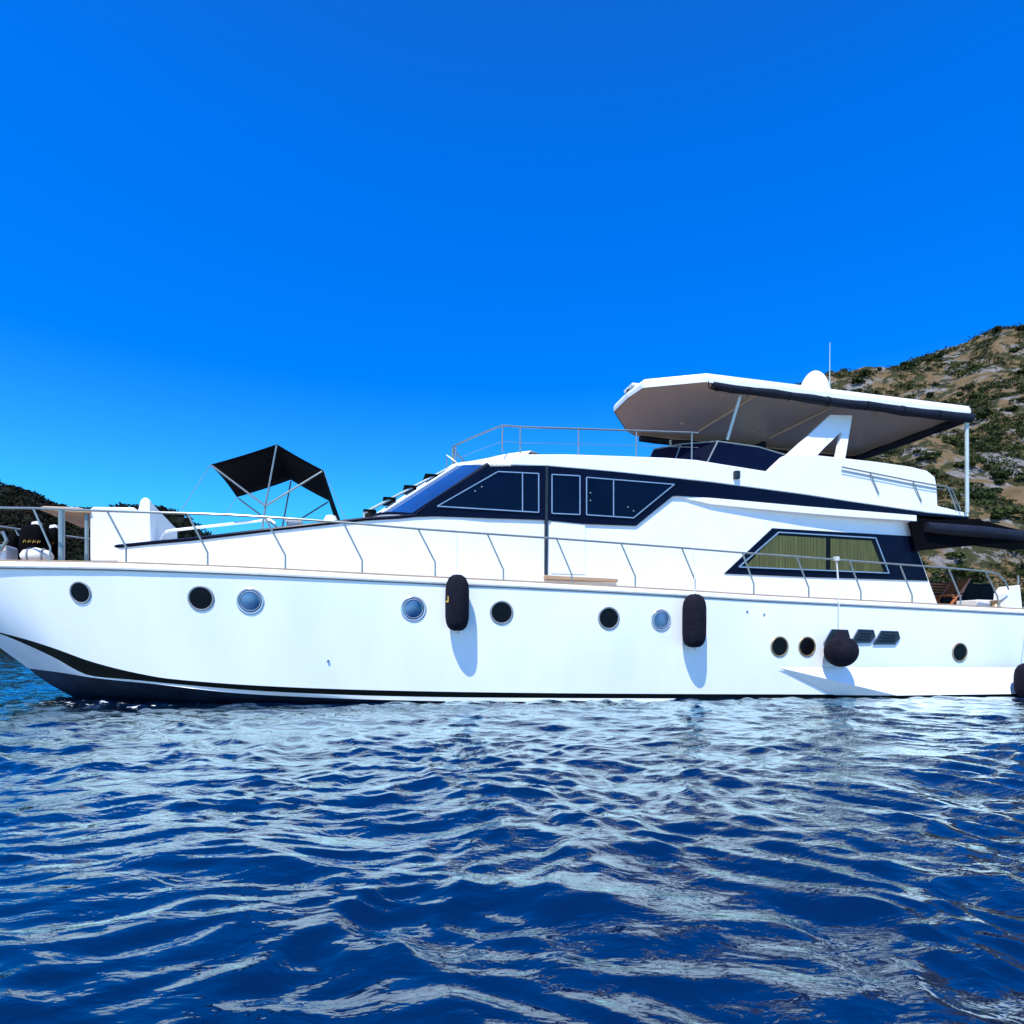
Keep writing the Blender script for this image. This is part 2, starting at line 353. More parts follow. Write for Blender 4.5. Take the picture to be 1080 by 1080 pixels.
def mass(name, pts, nleaf, mats, label_kind='stuff', seed=1):
    r = np.random.default_rng(seed); protos = [clump(nleaf, 1.0, r) for _ in range(8)]
    V, Fc, MI, base = [], [], [], 0
    for k, (p, s) in enumerate(pts):
        pv, pf = protos[k % 8]; th = r.random()*6.28; c, sn = math.cos(th), math.sin(th)
        A = np.array(pv)*s; A = np.stack([A[:,0]*c-A[:,1]*sn, A[:,0]*sn+A[:,1]*c, A[:,2]], -1) + np.array(p)
        V.append(A); Fc.append(np.array(pf)+base); base += len(A); tone = int(r.random()*len(mats)); MI += [tone]*len(pf)
    V = np.concatenate(V); Fc = np.concatenate(Fc)
    me = bpy.data.meshes.new(name); me.from_pydata(V.tolist(), [], Fc.tolist())
    for m in mats: me.materials.append(m)
    me.polygons.foreach_set('material_index', MI); me.update()
    o = bpy.data.objects.new(name, me); col.objects.link(o); tag(o, kind='stuff'); return o
o = mass('hillside_scrub', scatter(gR, 17000, (2, 131), (60, 250), 0.55, 1.8, -0.05, 0.075, 4.0), 34, FOL, seed=3)
tag(o, 'low green scrub covering the rocky hillside behind the yacht', 'scrub')
o = mass('hill_woodland', scatter(gL, 3600, (2, 66), (130, 238), 2.4, 5.0, -0.6, 0.02, 5.0), 40, DARKF, seed=5)
tag(o, 'dark wooded cover on the distant hill behind the bow', 'woodland')
bush_protos = [bush_mesh('bush', 190, 40+i, [FOL[i % 3], FOL[(i+1) % 3]]) for i in range(6)]
for k, (p, s) in enumerate(scatter(gR, 230, (4, 126), (92, 200), 1.6, 3.1, -0.05, 0.09, 4.0)):
    b = bpy.data.objects.new('hillside_shrub', bush_protos[k % 6]); col.objects.link(b)
    b.location = p; b.scale = (s*(0.9+0.4*rng.random()), s, s*(0.7+0.3*rng.random())); b.rotation_euler = (0, 0, rng.random()*6.28)
    tag(b, 'rounded dark green shrub among the rocks of the hillside behind the yacht', 'shrub', 'shrubs on the rocky hillside')

# ------------------------------------------------------------------ the yacht: hull
yacht = empty('motor_yacht', O, THETA)
tag(yacht, 'long white motor yacht with flybridge hardtop and black awnings lying on blue sea', 'yacht')
sheer_py = curve([(-127, 590), (0, 592), (100, 593.5), (220, 597.5), (420, 607.5), (590, 616), (750, 625), (780, 627), (970, 637), (1100, 644)])
sheer_Y = curve([(-127, 2.7), (-105, 2.25), (-60, 1.66), (0, 1.06), (60, 0.66), (120, 0.38), (200, 0.16), (300, 0.04), (400, 0.0), (1100, 0.0)])
A_py = curve([(-34, 657.5), (0, 667), (28, 674.5), (55, 683), (97, 698), (140, 709), (180, 716), (300, 724.5), (400, 728), (500, 730), (640, 731.5), (800, 732.2), (940, 732.5), (1100, 731)])
B_py = curve([(-33, 659), (0, 668.6), (28, 680), (55, 692.5), (97, 713), (140, 717), (180, 721), (250, 727), (300, 730.2), (400, 734), (500, 735.7), (640, 736.5), (800, 736.8), (940, 736), (1100, 734.5)])
A_Y = curve([(-34, 2.7), (-12, 2.12), (0, 1.88), (55, 1.15), (97, 0.86), (140, 0.64), (200, 0.42), (300, 0.21), (400, 0.12), (500, 0.08), (600, 0.05), (1100, 0.05)])
C_py = curve([(30, 705), (62, 709), (97, 714.6), (165, 721.7), (250, 731), (300, 734), (400, 738), (500, 739.8), (800, 740.6), (940, 739), (1100, 737.5)])
C_Y = curve([(30, 2.7), (60, 1.70), (97, 0.93), (140, 0.70), (200, 0.46), (300, 0.29), (400, 0.15), (500, 0.11), (600, 0.07), (1100, 0.07)])
XS = S(1100, 0)
N = 96
def tt(i): t = i/(N-1); return t**1.5*0.6 + t*0.4
rowsS, rowsA, rowsB, rowsC, rowsK = [], [], [], [], []
stem = L(75, 737, 2.7)
for i in range(N):
    t = tt(i)
    q = -127 + t*1227; rowsS.append(L(q, sheer_py(q), sheer_Y(q)))
    q = -34 + t*1134; rowsA.append(L(q, A_py(q), A_Y(q)))
    q = -33 + t*1133; rowsB.append(L(q, B_py(q), A_Y(q-1)+0.02*min(1, t*20)))
    q = 30 + t*1070; rowsC.append(L(q, C_py(q), C_Y(q)))
    rowsK.append(Vector((stem.x + (XS-stem.x)*t, YC, -1.1*(1-math.exp(-t*9)) + 0.0)))
for R_ in (rowsS, rowsA, rowsB, rowsC, rowsK): R_[-1].x = XS
def midrows(a, b, n, bulge=0.0):
    out = []
    for k in range(n+1):
        u = k/n; out.append([p.lerp(q, u) + Vector((0, -bulge*4*u*(1-u), 0)) for p, q in zip(a, b)])
    return out
top = midrows(rowsS, rowsA, 10, 0.0)
# slight hollow in the bow flare, slight fullness amidships
for k, r in enumerate(top):
    u = k/10
    for i, p in enumerate(r):
        t = tt(i); p.y -= 4*u*(1-u)*0.03*min(1, max(0, t-0.3)*3)
def both(mb, rows, mi=0):
    mb.grid(rows, mi); mb.grid([[mir(p) for p in r] for r in rows], mi, flip=True); return mb
hb = both(MB(), top); both(hb, midrows(rowsB, rowsC, 3))
# transom
tr = [rowsS[-1], rowsA[-1], rowsB[-1], rowsC[-1], rowsK[-1], mir(rowsC[-1]), mir(rowsB[-1]), mir(rowsA[-1]), mir(rowsS[-1])]
hb.face(tr)
hb.build('hull', M['hull'], yacht, smooth=True)
both(MB(), midrows(rowsA, rowsB, 2)).build('chine_stripe', M['black'], yacht, smooth=True)
both(MB(), midrows(rowsC, rowsK, 8, 0.1)).build('hull_bottom', M['anti'], yacht, smooth=True)
def hullY(px, py):
    u = (py - sheer_py(px))/max(A_py(max(px, -34)) - sheer_py(px), 1)
    return sheer_Y(px) + (A_Y(max(px, -34)) - sheer_Y(px))*u - 0.008 - 4*u*(1-u)*0.03
deck = [[Vector((p.x, p.y+0.03, p.z-0.06)) for p in rowsS], [Vector((p.x, YC, p.z-0.02)) for p in rowsS], [Vector((p.x, BEAM-p.y-0.03, p.z-0.06)) for p in rowsS]]
MB().grid(deck).build('deck', M['teak'], yacht, smooth=True)
# gunwale cap, rubbing line and teak toe rail
def strip(rows_fn, name, m, bevel=0):
    mb = MB()
    sec = []
    for i in range(0, N):
        p = rowsS[i]; sec.append([Vector((p.x, p.y+dy, p.z+dz)) for dy, dz in rows_fn])
    mb.grid(sec, close=True); mb.face(sec[0]); mb.face(list(reversed(sec[-1])))
    sec = [[mir(q) for q in s_] for s_ in sec]
    mb.grid(sec, close=True); mb.face(sec[0]); mb.face(list(reversed(sec[-1])))
    return mb.build(name, m, yacht, smooth=True)
strip([(-0.012, -0.080), (-0.014, -0.02), (-0.005, 0.0), (0.06, 0.0), (0.06, -0.080)], 'gunwale_cap', M['white'])
strip([(-0.012, -0.130), (-0.03, -0.107), (-0.012, -0.082), (0.05, -0.082), (0.05, -0.130)], 'rubbing_strake', M['grey'])
strip([(-0.005, 0.003), (-0.005, 0.03), (0.05, 0.03), (0.05, 0.003)], 'toe_rail', M['teak'])

# sponson low on the after quarter
P0 = L(821, 704, -0.02); P1 = L(880, 733, 0.03); P2 = L(946, 733.5, -0.28)
U1 = L(1100, 704, -0.02); U1.x = XS-0.02; W1 = Vector((XS-0.02, -0.34, P2.z))
sp = MB(); sp.face([P0, P1, P2]); n_ = 10
def sagrow(a, b, s_): return [a.lerp(b, k/n_) + Vector((0, 0, 0)) for k in range(n_+1)]
r0 = [P0.lerp(U1, k/n_) for k in range(n_+1)]; r1 = [P0.lerp(P2, k/n_*1.0) if False else P2.lerp(W1, k/n_) for k in range(n_+1)]
sp.grid([r0, r1]); sp.grid([r1, [p+Vector((0, 0.05, -0.5)) for p in r1]], 1); sp.face([P1, P2, P2+Vector((0,0.05,-0.5)), P1+Vector((0,0,-0.5))], 1); sp.face([U1, W1, W1+Vector((0,.3,0))])
s0 = sp.build('sponson', [M['hull'], M['black']], yacht, smooth=True, angle=20)
spm = MB(); spm.v = [tuple(mir(v)) for v in sp.v]; spm.f = sp.f; spm.mi = sp.mi; spm.build('sponson', [M['hull'], M['black']], yacht, smooth=True, angle=20)

# portholes
from mathutils.bvhtree import BVHTree
hull_bvh = BVHTree.FromPolygons([Vector(v) for v in hb.v], hb.f)
def on_hull(px, py):
    hit, nrm, _, _ = hull_bvh.ray_cast(CAML, ray(px, py).normalized())
    if nrm.y > 0: nrm = -nrm
    return hit, nrm
def porthole(px, py, h, kind):
    c, nrm = on_hull(px, py)
    depth = (ct*(c.y-CAML.y) + st*(c.x-CAML.x)); r = h/2/F*depth
    rim = MB().lathe([(r*0.84, 0.002), (r*0.86, 0.018), (r*0.94, 0.022), (r, 0.012), (r*1.01, -0.03)], c, nrm, 32)
    o = rim.build('porthole', M['bronze'] if kind == 'brass' else (M['chrome'] if kind == 'blue' else M['grey']), yacht, smooth=True)
    inn = [(r*0.86, 0.006), (r*0.5, 0.008), (0, 0.008)] if kind != 'blue' else [(r*0.86, 0.006), (r*0.6, 0.02), (r*0.3, 0.03), (0, 0.034)]
    MB().lathe(inn, c, nrm, 32).build('glass', M['pglass'] if kind == 'blue' else M['dark'], o, smooth=True)
    if kind == 'blue':
        MB().lathe([(r*0.70, 0.012), (r*0.73, 0.028), (r*0.77, 0.012)], c, nrm, 32).build('glint_ring', M['chrome'], o, smooth=True)  # added bright ring stands in for the crescent of light on the glass
for px, py, h, kind in ((85, 625, 24, 'dark'), (212, 631, 27, 'dark'), (264, 634, 28, 'blue'), (436, 642, 27, 'blue'), (529, 646, 25.5, 'dark'), (642, 652, 24.5, 'dark'), (697, 654, 23.5, 'blue'), (822, 682, 22, 'brass'), (851, 682, 21.5, 'brass'), (1012, 688, 20.5, 'brass')):
    porthole(px, py, h, kind)
# small hull fittings
for px, py in ((788, 645), (806, 648), (346, 697)):
    MB().lathe([(0.022, -0.02), (0.022, 0.01), (0.012, 0.015), (0, 0.015)], L(px, py, hullY(px, py)), (0, -1, 0), 12).build('through_hull_fitting', M['rim'], yacht, smooth=True)
# engine room air intakes
for a0, a1, y0 in ((869, 895, 664), (897, 922, 664), (921, 948, 665.5)):
    q = [L(a0+8, y0, -0.03), L(a1-1, y0+.6, -0.03), L(a1+1, y0+8, -0.03), L(a1-4, y0+14, -0.03), L(a0, y0+14, -0.03)]
    o = MB().prism(q, (0, 0.06, 0)).build('air_intake', M['intake'], yacht, bevel=0.012)
    for k in range(3):
        t = 0.25+0.22*k
        MB().tube([q[0].lerp(q[4], t)+Vector((0.1, -0.012, 0)), q[1].lerp(q[3], t)+Vector((-0.05, -0.012, 0))], 0.010, 6).build('louvre', M['intake'], o)
    MB().tube([v+Vector((0, -0.004, 0)) for v in q+[q[0]]], 0.012, 6).build('intake_rim', M['rim'], o)

# ------------------------------------------------------------------ deckhouse
def dz(px): return L(px, sheer_py(px), sheer_Y(px)).z - 0.08
trunk = [(104, 592, 1.75), (117, 577.5, 1.62), (160, 573, 1.35), (200, 569.5, 1.18), (250, 563.5, 1.04), (300, 557.5, 0.95), (340, 553, 0.91), (385, 548, 0.88), (420, 546, 0.88), (440, 544, 0.88)]
walls = trunk + [(480, 520, 0.88), (515, 494, 0.90), (577, 493.5, 0.90), (650, 499, 0.90), (720, 508, 0.90), (850, 524, 0.90), (950, 540, 0.90)]
sec = []
for px, py, Y in walls:
    tp = L(px, py, Y); s_ = tp.x; zb = dz(px); yb = Y - 0.03
    h = max(tp.z - zb, 0.02)
    sec.append([Vector((s_, yb, zb)), Vector((s_, yb + (tp.y-yb)*0.5, zb+h*0.5)), tp, Vector((s_, Y+0.06, tp.z+0.015)), Vector((s_, Y+0.8, tp.z+0.05)), Vector((s_, YC, tp.z+0.06)),
                Vector((s_, BEAM-Y-0.8, tp.z+0.05)), Vector((s_, BEAM-Y-0.06, tp.z+0.015)), mir(tp), Vector((s_, BEAM-yb-(tp.y-yb)*0.5, zb+h*0.5)), Vector((s_, BEAM-yb, zb))])
wb = MB().grid(sec); wb.face(sec[0])
# raked after edge of the wall
e1, e2 = L(955, 546, 0.90), L(990, 641, 0.87)
lastp = sec[-1]
wb.face([lastp[0], Vector(e2), Vector(e1), lastp[2], lastp[1]]); wb.face([mir(p) for p in [lastp[0], Vector(e2), Vector(e1), lastp[2], lastp[1]]])
wb.face([e2, e1, mir(e1), mir(e2)])
wb.build('deckhouse', M['white'], yacht, smooth=True, angle=25)
# dark moulding along the top of the trunk
mb = MB(); mb.tube([L(px, py-0.6, Y-0.01) for px, py, Y in trunk[1:]], 0.035, 8); mb.build('trunk_moulding', M['navy'], yacht, smooth=True)
mb = MB(); mb.tube([mir(L(px, py-0.6, Y-0.01)) for px, py, Y in trunk[1:]], 0.035, 8); mb.build('trunk_moulding', M['navy'], yacht, smooth=True)

def panel(name, pts, Y, thick, m, parent=None, bevel=0, mirror=True, lean=None):
    q = [L(a, b, Y if lean is None else lean(b)) for a, b in pts]
    o = MB().prism(q, (0, thick, 0)).build(name, m, parent or yacht, bevel=bevel)
    if mirror: MB().prism([mir(p) for p in q], (0, -thick, 0)).build(name, m, parent if parent and parent is not yacht else yacht, bevel=bevel)
    return o
# saloon side window band
band = [(428, 545.2), (440, 537.5), (512, 492), (577, 491), (617, 494.5), (650, 497.5), (727, 506.5), (711, 522), (671, 554.5), (618, 552.5), (575, 548.3), (460, 544.6)]
bandp = panel('window_band', band, 0.846, 0.06, M['navy'])
def window(parent, pts, Y, mull=(), fr=0.015, gm='glass', m='alu'):
    q = [L(a, b, Y) for a, b in pts]
    o = MB().prism(q, (0, 0.012, 0)).build('window', M[gm], yacht)
    fb = MB()
    for i in range(len(q)):
        fb.tube([q[i]+Vector((0,-.005,0)), q[(i+1) % len(q)]+Vector((0,-.005,0))], fr, 4)
    for x, ya, yb in mull: fb.tube([L(x, ya, Y-.005), L(x, yb, Y-.005)], fr, 4)
    fb.build('window_frame', M[m], o)
    MB().prism([mir(p) for p in q], (0, -0.012, 0)).build('window', M[gm], yacht)
    return o
window(bandp, [(461, 534), (525, 497.5), (568, 499.5), (568, 540.5)], 0.836, [(551, 498.8, 539)])
window(bandp, [(582, 500.5), (611.5, 502), (611.5, 542.8), (582, 541.5)], 0.836)
window(bandp, [(618.5, 503.5), (711, 511), (668, 546.3), (618.5, 543)], 0.836, [(647, 505.8, 544.5)])
for px, py in ((501, 518), (508, 513.5), (622.5, 520), (622.5, 528), (662, 535), (668, 539)):
    MB().lathe([(0.016, 0), (0.016, 0.02), (0, 0.022)], L(px, py, 0.834), (0, -1, 0), 10).build('window_catch', M['steel'], yacht)
# sliding side door: dark jamb, seam and wooden sill
jb = MB().box(*(lambda a, b: (a.x-0.03, a.x+0.03, 0.815, 0.90, b.z, a.z))(L(577, 491, 0.82), L(577, 606, 0.82))).build('door_jamb', M['intake'], yacht, bevel=0.008)
a, b = L(619, 553, 0.84), L(619, 612, 0.82)
panel('side_door', [(581, 549.5), (617.5, 553), (617.5, 606), (581, 605)], 0.862, 0.05, M['white'], bevel=0.008, mirror=False)
q = [L(575, 606.5, 0.72), L(652, 610.5, 0.72), L(652, 614, 0.72), L(575, 611, 0.72)]
MB().prism(q, (0, 0.12, 0)).build('door_step', M['teak'], yacht, bevel=0.01)

# after saloon window with curtains
aft = panel('window_surround', [(764, 605), (815, 557), (962, 565.5), (979, 612.5), (860, 609)], 0.858, 0.06, M['navy'])
q = [L(779, 598, 0.85), L(821, 561.5, 0.85), L(923, 567.5, 0.85), L(937, 604.5, 0.85)]
gl = MB().prism(q, (0, 0.006, 0)).build('window', M['dark'], yacht)
def folds(x0, x1, topf, botf, per):
    rows = []; xs = np.arange(x0, x1+0.01, 0.5)
    for j in range(6):
        v = j/5
        rows.append([L(x, topf(x)+(botf(x)-topf(x))*v, 0.846 - 0.018*(0.5+0.5*math.sin(x*6.283/per + 0.9*math.sin(x*0.31))) - 0.003*math.sin(x*1.7)) for x in xs])
    return MB().grid(rows)
tf = lambda x: max(564.5+(x-818)*0.06, 597.3-(x-786)*1.03 if x < 818 else 0); bf = lambda x: 597.8+(x-786)*0.045
tf2 = lambda x: max(568+(x-876)*0.055, 570.5+(x-919)*2.5 if x > 919 else 0)
folds(787, 871, tf, bf, 3.4).build('curtain', M['curtain'], gl, smooth=True, recalc=False)
folds(876, 931, tf2, bf, 3.1).build('curtain', M['curtain'], gl, smooth=True, recalc=False)
fb = MB()
for i in range(4): fb.tube([q[i]+Vector((0, -0.012, 0)), q[(i+1) % 4]+Vector((0, -0.012, 0))], 0.018, 4)
fb.build('window_frame', M['alu'], gl)

# windscreen: raked, bowed forward at the centreline
xb_side = L(440, 543.5, 0.95).x; zb_side = L(440, 543.5, 0.95).z; cb = L(392, 547, YC); ctp = L(470, 498, YC); tside = L(516, 492, 0.98)
def bow_curve(xs, xc, zs, zc, y0, n=17, pw=2.0):
    r = []
    for k in range(n):
        y = y0 + (BEAM-2*y0)*k/(n-1); u = abs(y-YC)/(YC-y0)
        r.append(Vector((xc + (xs-xc)*u**pw, y, zc + (zs-zc)*u**pw)))
    return r
low = bow_curve(xb_side, cb.x, zb_side, cb.z, 0.90); hi = bow_curve(tside.x, ctp.x, tside.z, ctp.z, 0.96)
MB().grid([low, hi]).build('windscreen', M['screen'], yacht, smooth=True, angle=60)
skirt = [Vector((p.x-0.03, p.y, p.z-0.9)) for p in low]
MB().grid([skirt, [p+Vector((-0.01, 0, 0.02)) for p in low]]).build('windscreen_coaming', M['white'], yacht, smooth=True, angle=60)
mb = MB(); mb.tube([p+Vector((-0.015, 0, 0)) for p in low], 0.03, 6); mb.build('windscreen_sill', M['navy'], yacht, smooth=True)
for k in (0, 4, 8, 12, 16):
    mb = MB(); mb.tube([low[k]+Vector((-0.02, 0, 0.01)), hi[k]+Vector((-0.02, 0, 0.01))], 0.07 if k in (0, 16) else 0.03, 6)
    mb.build('windscreen_pillar', M['navy'] if k in (0, 16) else M['white'], yacht, smooth=True)
# boarding steps up the windscreen to the roof
ld = empty('roof_ladder', (0, 0, 0), parent=yacht)
for yy in (2.55, 3.15):
    a, b = L(384, 541, yy), L(474, 493.5, yy); a += Vector((0,0,0.0))
    MB().tube([a+Vector((0, 0, -0.25)), a, b, b+Vector((0.25, 0, -0.05))], 0.03, 8).build('side_rail', M['post'], ld, smooth=True)
for px, py in ((390, 537), (411, 524), (433, 511.5), (455, 499.5)):
    p = L(px, py+1, 2.5)
    MB().box(p.x-0.14, p.x+0.14, 2.5, 3.2, p.z-0.035, p.z+0.02).build('tread', M['black'], ld, bevel=0.01)
a = L(471, 480, 2.4); b = L(483, 489, 2.2)
MB().tube([a+Vector((0,0,-0.3)), a, b, b+Vector((0.02,0,-0.12))], 0.015, 6).build('grab_rail', M['steel'], yacht, smooth=True)

# ------------------------------------------------------------------ flybridge
def plan_front(xside, xc, y0, z, zc, n=21, pw=2.6):
    r = []
    for k in range(n):
        y = y0 + (BEAM-2*y0)*k/(n-1); u = abs(y-YC)/(YC-y0); r.append(Vector((xc + (xside-xc)*u**pw, y, zc+(z-zc)*u**2)))
    return r
zl = L(577, 491, 0.86).z; zu = L(600, 479, 0.9).z
f_low = plan_front(L(548, 490, 0.86).x, L(468, 500, YC).x, 0.86, L(530, 489, 0.86).z, L(470, 500, YC).z)
f_mid = plan_front(L(548, 486, 0.84).x, L(470, 496, YC).x, 0.84, L(530, 486, 0.84).z, L(470, 496, YC).z)
f_up = plan_front(L(560, 478.5, 0.88).x, L(493, 484.5, YC).x, 0.88, zu, zu)
xa = L(745, 487, 0.9).x
f_in = [Vector((max(p.x+0.5, p.x), YC + (p.y-YC)*0.8, zu+0.01)) for p in f_up]
mb = MB().grid([f_low, f_mid, f_up, f_in]); mb.face(f_in); mb.face(f_low)
mb.build('roof_brow', M['white'], yacht, smooth=True, angle=30)
bul = [(538, 490.4), (540, 485), (553, 479), (600, 479), (660, 481), (700, 482.5), (735, 485), (762, 489.5), (809, 497), (826, 481), (845, 478.5), (862, 480), (925, 487), (960, 492), (978, 496.5), (986, 503), (988, 512), (989, 533.5), (1022, 541.5), (1022, 545), (980, 541), (900, 529.5), (850, 521.8), (750, 508.5), (700, 503), (650, 497.8), (617, 494.8), (577, 491.5)]
panel('flybridge_bulwark', bul, 0.84, 0.12, M['white'], bevel=0.02)
xk = S(1022, 0.86)
fd = [[Vector((x_, 0.93, z_)), Vector((x_, BEAM-0.93, z_))] for x_, z_ in ((f_up[0].x+0.3, zu-0.03), (L(809, 500, .9).x, L(809, 502, .9).z), (L(900, 520, .9).x, L(900, 522, .9).z), (xk-0.02, L(1022, 542, .9).z))]
mb = MB(); mb.grid(fd); mb.grid([[p-Vector((0,0,0.1)) for p in r] for r in fd]); mb.build('flybridge_deck', M['flydeck'], yacht)
# aft end of the flybridge coaming
ea = L(987, 503, 0.9); eb = L(989, 534, 0.9)
MB().box(ea.x-0.05, ea.x+0.04, 0.97, BEAM-0.97, eb.z, ea.z).build('flybridge_aft_coaming', M['white'], yacht, bevel=0.02)
# dark stripe and the white ledge beneath it
strp = [(724, 507.2), (750, 509), (850, 522.5), (900, 530), (980, 541.5), (1022, 545.5), (1022, 547), (970, 543.5), (850, 533.5), (780, 527), (750, 524.5), (709, 522.5)]
panel('side_stripe', strp, 0.835, 0.10, M['navy'])
sec = []
for px, pt, pb, yo in ((712, 522.8, 524, 0.87), (750, 525, 532, 0.83), (800, 529.5, 537, 0.79), (850, 534, 541.5, 0.75), (900, 538, 545.5, 0.72), (967, 543.5, 549.8, 0.69)):
    a, b = L(px, pt, yo), L(px, pb, yo); sec.append([a, b, Vector((b.x, 1.0, b.z)), Vector((a.x, 1.0, a.z))])
for mm in (False, True):
    s2 = [[mir(p) if mm else p for p in r] for r in sec]
    mb = MB().grid(s2, close=True); mb.face(s2[0]); mb.face(s2[-1]); mb.build('side_ledge', M['white'], yacht, bevel=0.012)

# flybridge windscreen, wrapped round the helm
cB = S(676, YC) ; base_l = [L(811, 497.5, 0.92), L(782, 493.5, 0.95), L(746, 487.5, 1.0)]
top_l = [L(829, 480, 1.0), L(800, 471.5, 1.05), L(757, 465.5, 1.12)]
zt = L(690, 474, YC).z
base_c = [Vector((base_l[2].x-0.5, 1.7, base_l[2].z)), Vector((base_l[2].x-0.75, YC, base_l[2].z))]
top_c = [Vector((top_l[2].x-0.55, 1.8, top_l[2].z+0.10)), Vector((top_l[2].x-0.8, YC, zt))]
def sym(l): return l + [mir(p) for p in reversed(l[:-1])]
bl, tl = sym(base_l+base_c), sym(top_l+top_c)
MB().grid([bl, tl]).build('flybridge_windscreen', M['navy'], yacht)
MB().tube(tl, 0.018, 6).build('windscreen_rail', M['steel'], yacht, smooth=True)
for p, q_ in ((bl[2], tl[2]), (bl[3], tl[3])):
    MB().tube([p, q_], 0.02, 6).build('windscreen_post', M['steel'], yacht)
# helm console and seat backs behind it
c0 = top_l[2]
MB().prism([Vector((c0.x+0.0, 1.5, c0.z-0.6)), Vector((c0.x+0.05, 1.5, c0.z+0.12)), Vector((c0.x+0.45, 1.5, c0.z+0.22)), Vector((c0.x+0.8, 1.5, c0.z-0.1)), Vector((c0.x+0.85, 1.5, c0.z-0.6))], (0, 2.2, 0)).build('helm_console', M['darkvinyl'], yacht, bevel=0.04)
MB().box(c0.x+1.5, c0.x+1.65, 1.6, 2.5, c0.z-0.6, c0.z+0.3).box(c0.x+1.5, c0.x+1.65, 2.8, 3.7, c0.z-0.6, c0.z+0.3).build('helm_seat', M['darkvinyl'], yacht, bevel=0.05)

# arch legs
for mm in (False, True):
    outer = [(876, 437.5), (899, 438), (897, 455), (888, 500), (886, 514), (800, 503), (812, 496)]
    f_ = (lambda p: mir(p)) if mm else (lambda p: p)
    # built as a ring of quads round the triangular opening
    o_ = [(812, 496), (848, 463.5), (876, 437.5), (899, 438), (892, 480), (886, 514), (845, 509), (800, 503)]
    i_ = [(854, 489), (869, 472.5), (886.5, 456), (888, 457), (885, 471), (882.5, 483.5), (872, 485.5), (860, 488)]
    Ya, Yb = 0.838, 1.02
    def yy(b, base): return base + max(0, 492-b)*0.0045
    A1 = [f_(L(a, b, yy(b, Ya))) for a, b in o_]; A2 = [p + Vector((0, -0.10 if mm else 0.10, 0)) for p in A1]
    B1 = [f_(L(a, b, yy(b, Ya))) for a, b in i_]; B2 = [p + Vector((0, -0.10 if mm else 0.10, 0)) for p in B1]
    mb = MB().grid([A2, A1, B1, B2, A2], close=True)
    mb.build('arch_leg', M['white'], yacht)

# hardtop
def HT(px, py): return L(px, py, 0.3)
zh = L(752, 396, 0.35).z
plan = [(L(752, 392, 0.35).x, 0.35), (LX(678, 403, 0).x, 0)]
def onz(px, py, z):
    d = ray(px, py); t = (z-CAML.z)/d.z; return CAML + d*t
nA_ = onz(752, 396.5, zh); nB_ = onz(678, 409, zh); nC_ = onz(646, 434, zh); nD_ = onz(1022, 443, zh)
ysd = (nA_.y + nD_.y)/2
xR = L(1024, 441, ysd).x; xF = (nB_.x + L(646, 433, 2.8).x)/2
nD_ = Vector((xR, ysd, zh)); YF = 4.4
full = [Vector(p) for p in ((xF, 2.85, zh), (xF-0.03, 1.95, zh), (nB_.x, nB_.y, zh), (nA_.x, ysd, zh), (xR, ysd, zh), (xR, YF, zh), (nA_.x+0.1, YF, zh), (nA_.x-0.35, 4.05, zh))]
def scale_plan(pl, k, dz_): 
    cx = (nA_.x+nD_.x)/2
    return [Vector((cx+(p.x-cx)*k, 2.35+(p.y-2.35)*k, p.z+dz_)) for p in pl]
hto = MB(); s1 = scale_plan(full, 1.0, 0.0); s2 = scale_plan(full, 1.003, 0.10); s3 = scale_plan(full, 0.992, 0.20); s4 = scale_plan(full, 0.90, 0.27)
hto.grid([s1, s2, s3, s4], close=True); hto.face(s4)
ht = hto.build('hardtop', M['white'], yacht, bevel=0.02)
und = MB(); rows_ = [scale_plan(full, k, d) for k, d in ((0.995, 0.004), (0.96, 0.035), (0.6, 0.07), (0.25, 0.08))]
und.grid(rows_, close=True); und.face(rows_[-1])
und.build('headliner', M['cream'], ht, smooth=True, angle=10)
# lights and joint lines on the headliner
for x_, y_ in ((0.25, 1.4), (0.25, 3.3), (0.5, 1.4), (0.5, 3.3), (0.75, 1.4), (0.75, 3.3)):
    p = nC_.lerp(nD_, x_); MB().lathe([(0.045, 0.0), (0.045, 0.03), (0, 0.03)], (p.x, y_, zh+0.03), (0, 0, 1), 14).build('downlight', M['cream'], ht)
for x_ in (0.42, 0.72):
    p = nA_.lerp(nD_, x_-0.2); MB().box(p.x-0.02, p.x+0.02, 1.0, 3.7, zh+0.02, zh+0.06).build('roof_batten', M['cream'], ht)
# rolled awnings along both sides and the after edge
for mm in (False, True):
    a = L(752, 404, ysd+0.02); a.z = zh-0.05; b = Vector((nD_.x+0.02, ysd+0.02, zh-0.10)); a.y = ysd+0.02
    pts = [a.lerp(b, k/14) + Vector((0, 0.012*math.sin(k*2.1), -0.012*math.sin(k*1.3)-0.02*math.sin(math.pi*k/14))) for k in range(15)]
    if mm: pts = [Vector((p.x, ysd+YF-p.y, p.z)) for p in pts]
    MB().tube(pts, [0.085+0.03*(k/14)+0.008*math.sin(k*2.7) for k in range(15)], 12).build('rolled_awning', M['roll'], ht, smooth=True)
q1, q2 = Vector((nD_.x-0.1, ysd+0.1, zh-0.10)), Vector((nD_.x-0.1, YF-0.05, zh-0.10))
MB().tube([q1.lerp(q2, k/8) for k in range(9)], [0.10+0.01*math.sin(k*2.3) for k in range(9)], 12).build('rolled_awning', M['roll'], ht, smooth=True)
for k in range(1, 7):
    p = Vector((nA_.x + (nD_.x-nA_.x)*k/7, ysd+0.0, zh-0.08)); 
    MB().tube([p+Vector((0, 0.02, 0.10)), p+Vector((0, -0.12, 0.02)), p+Vector((0, -0.11, -0.09)), p+Vector((0, 0.03, -0.13))], 0.008, 5).build('awning_tie', M['canvas'], ht)
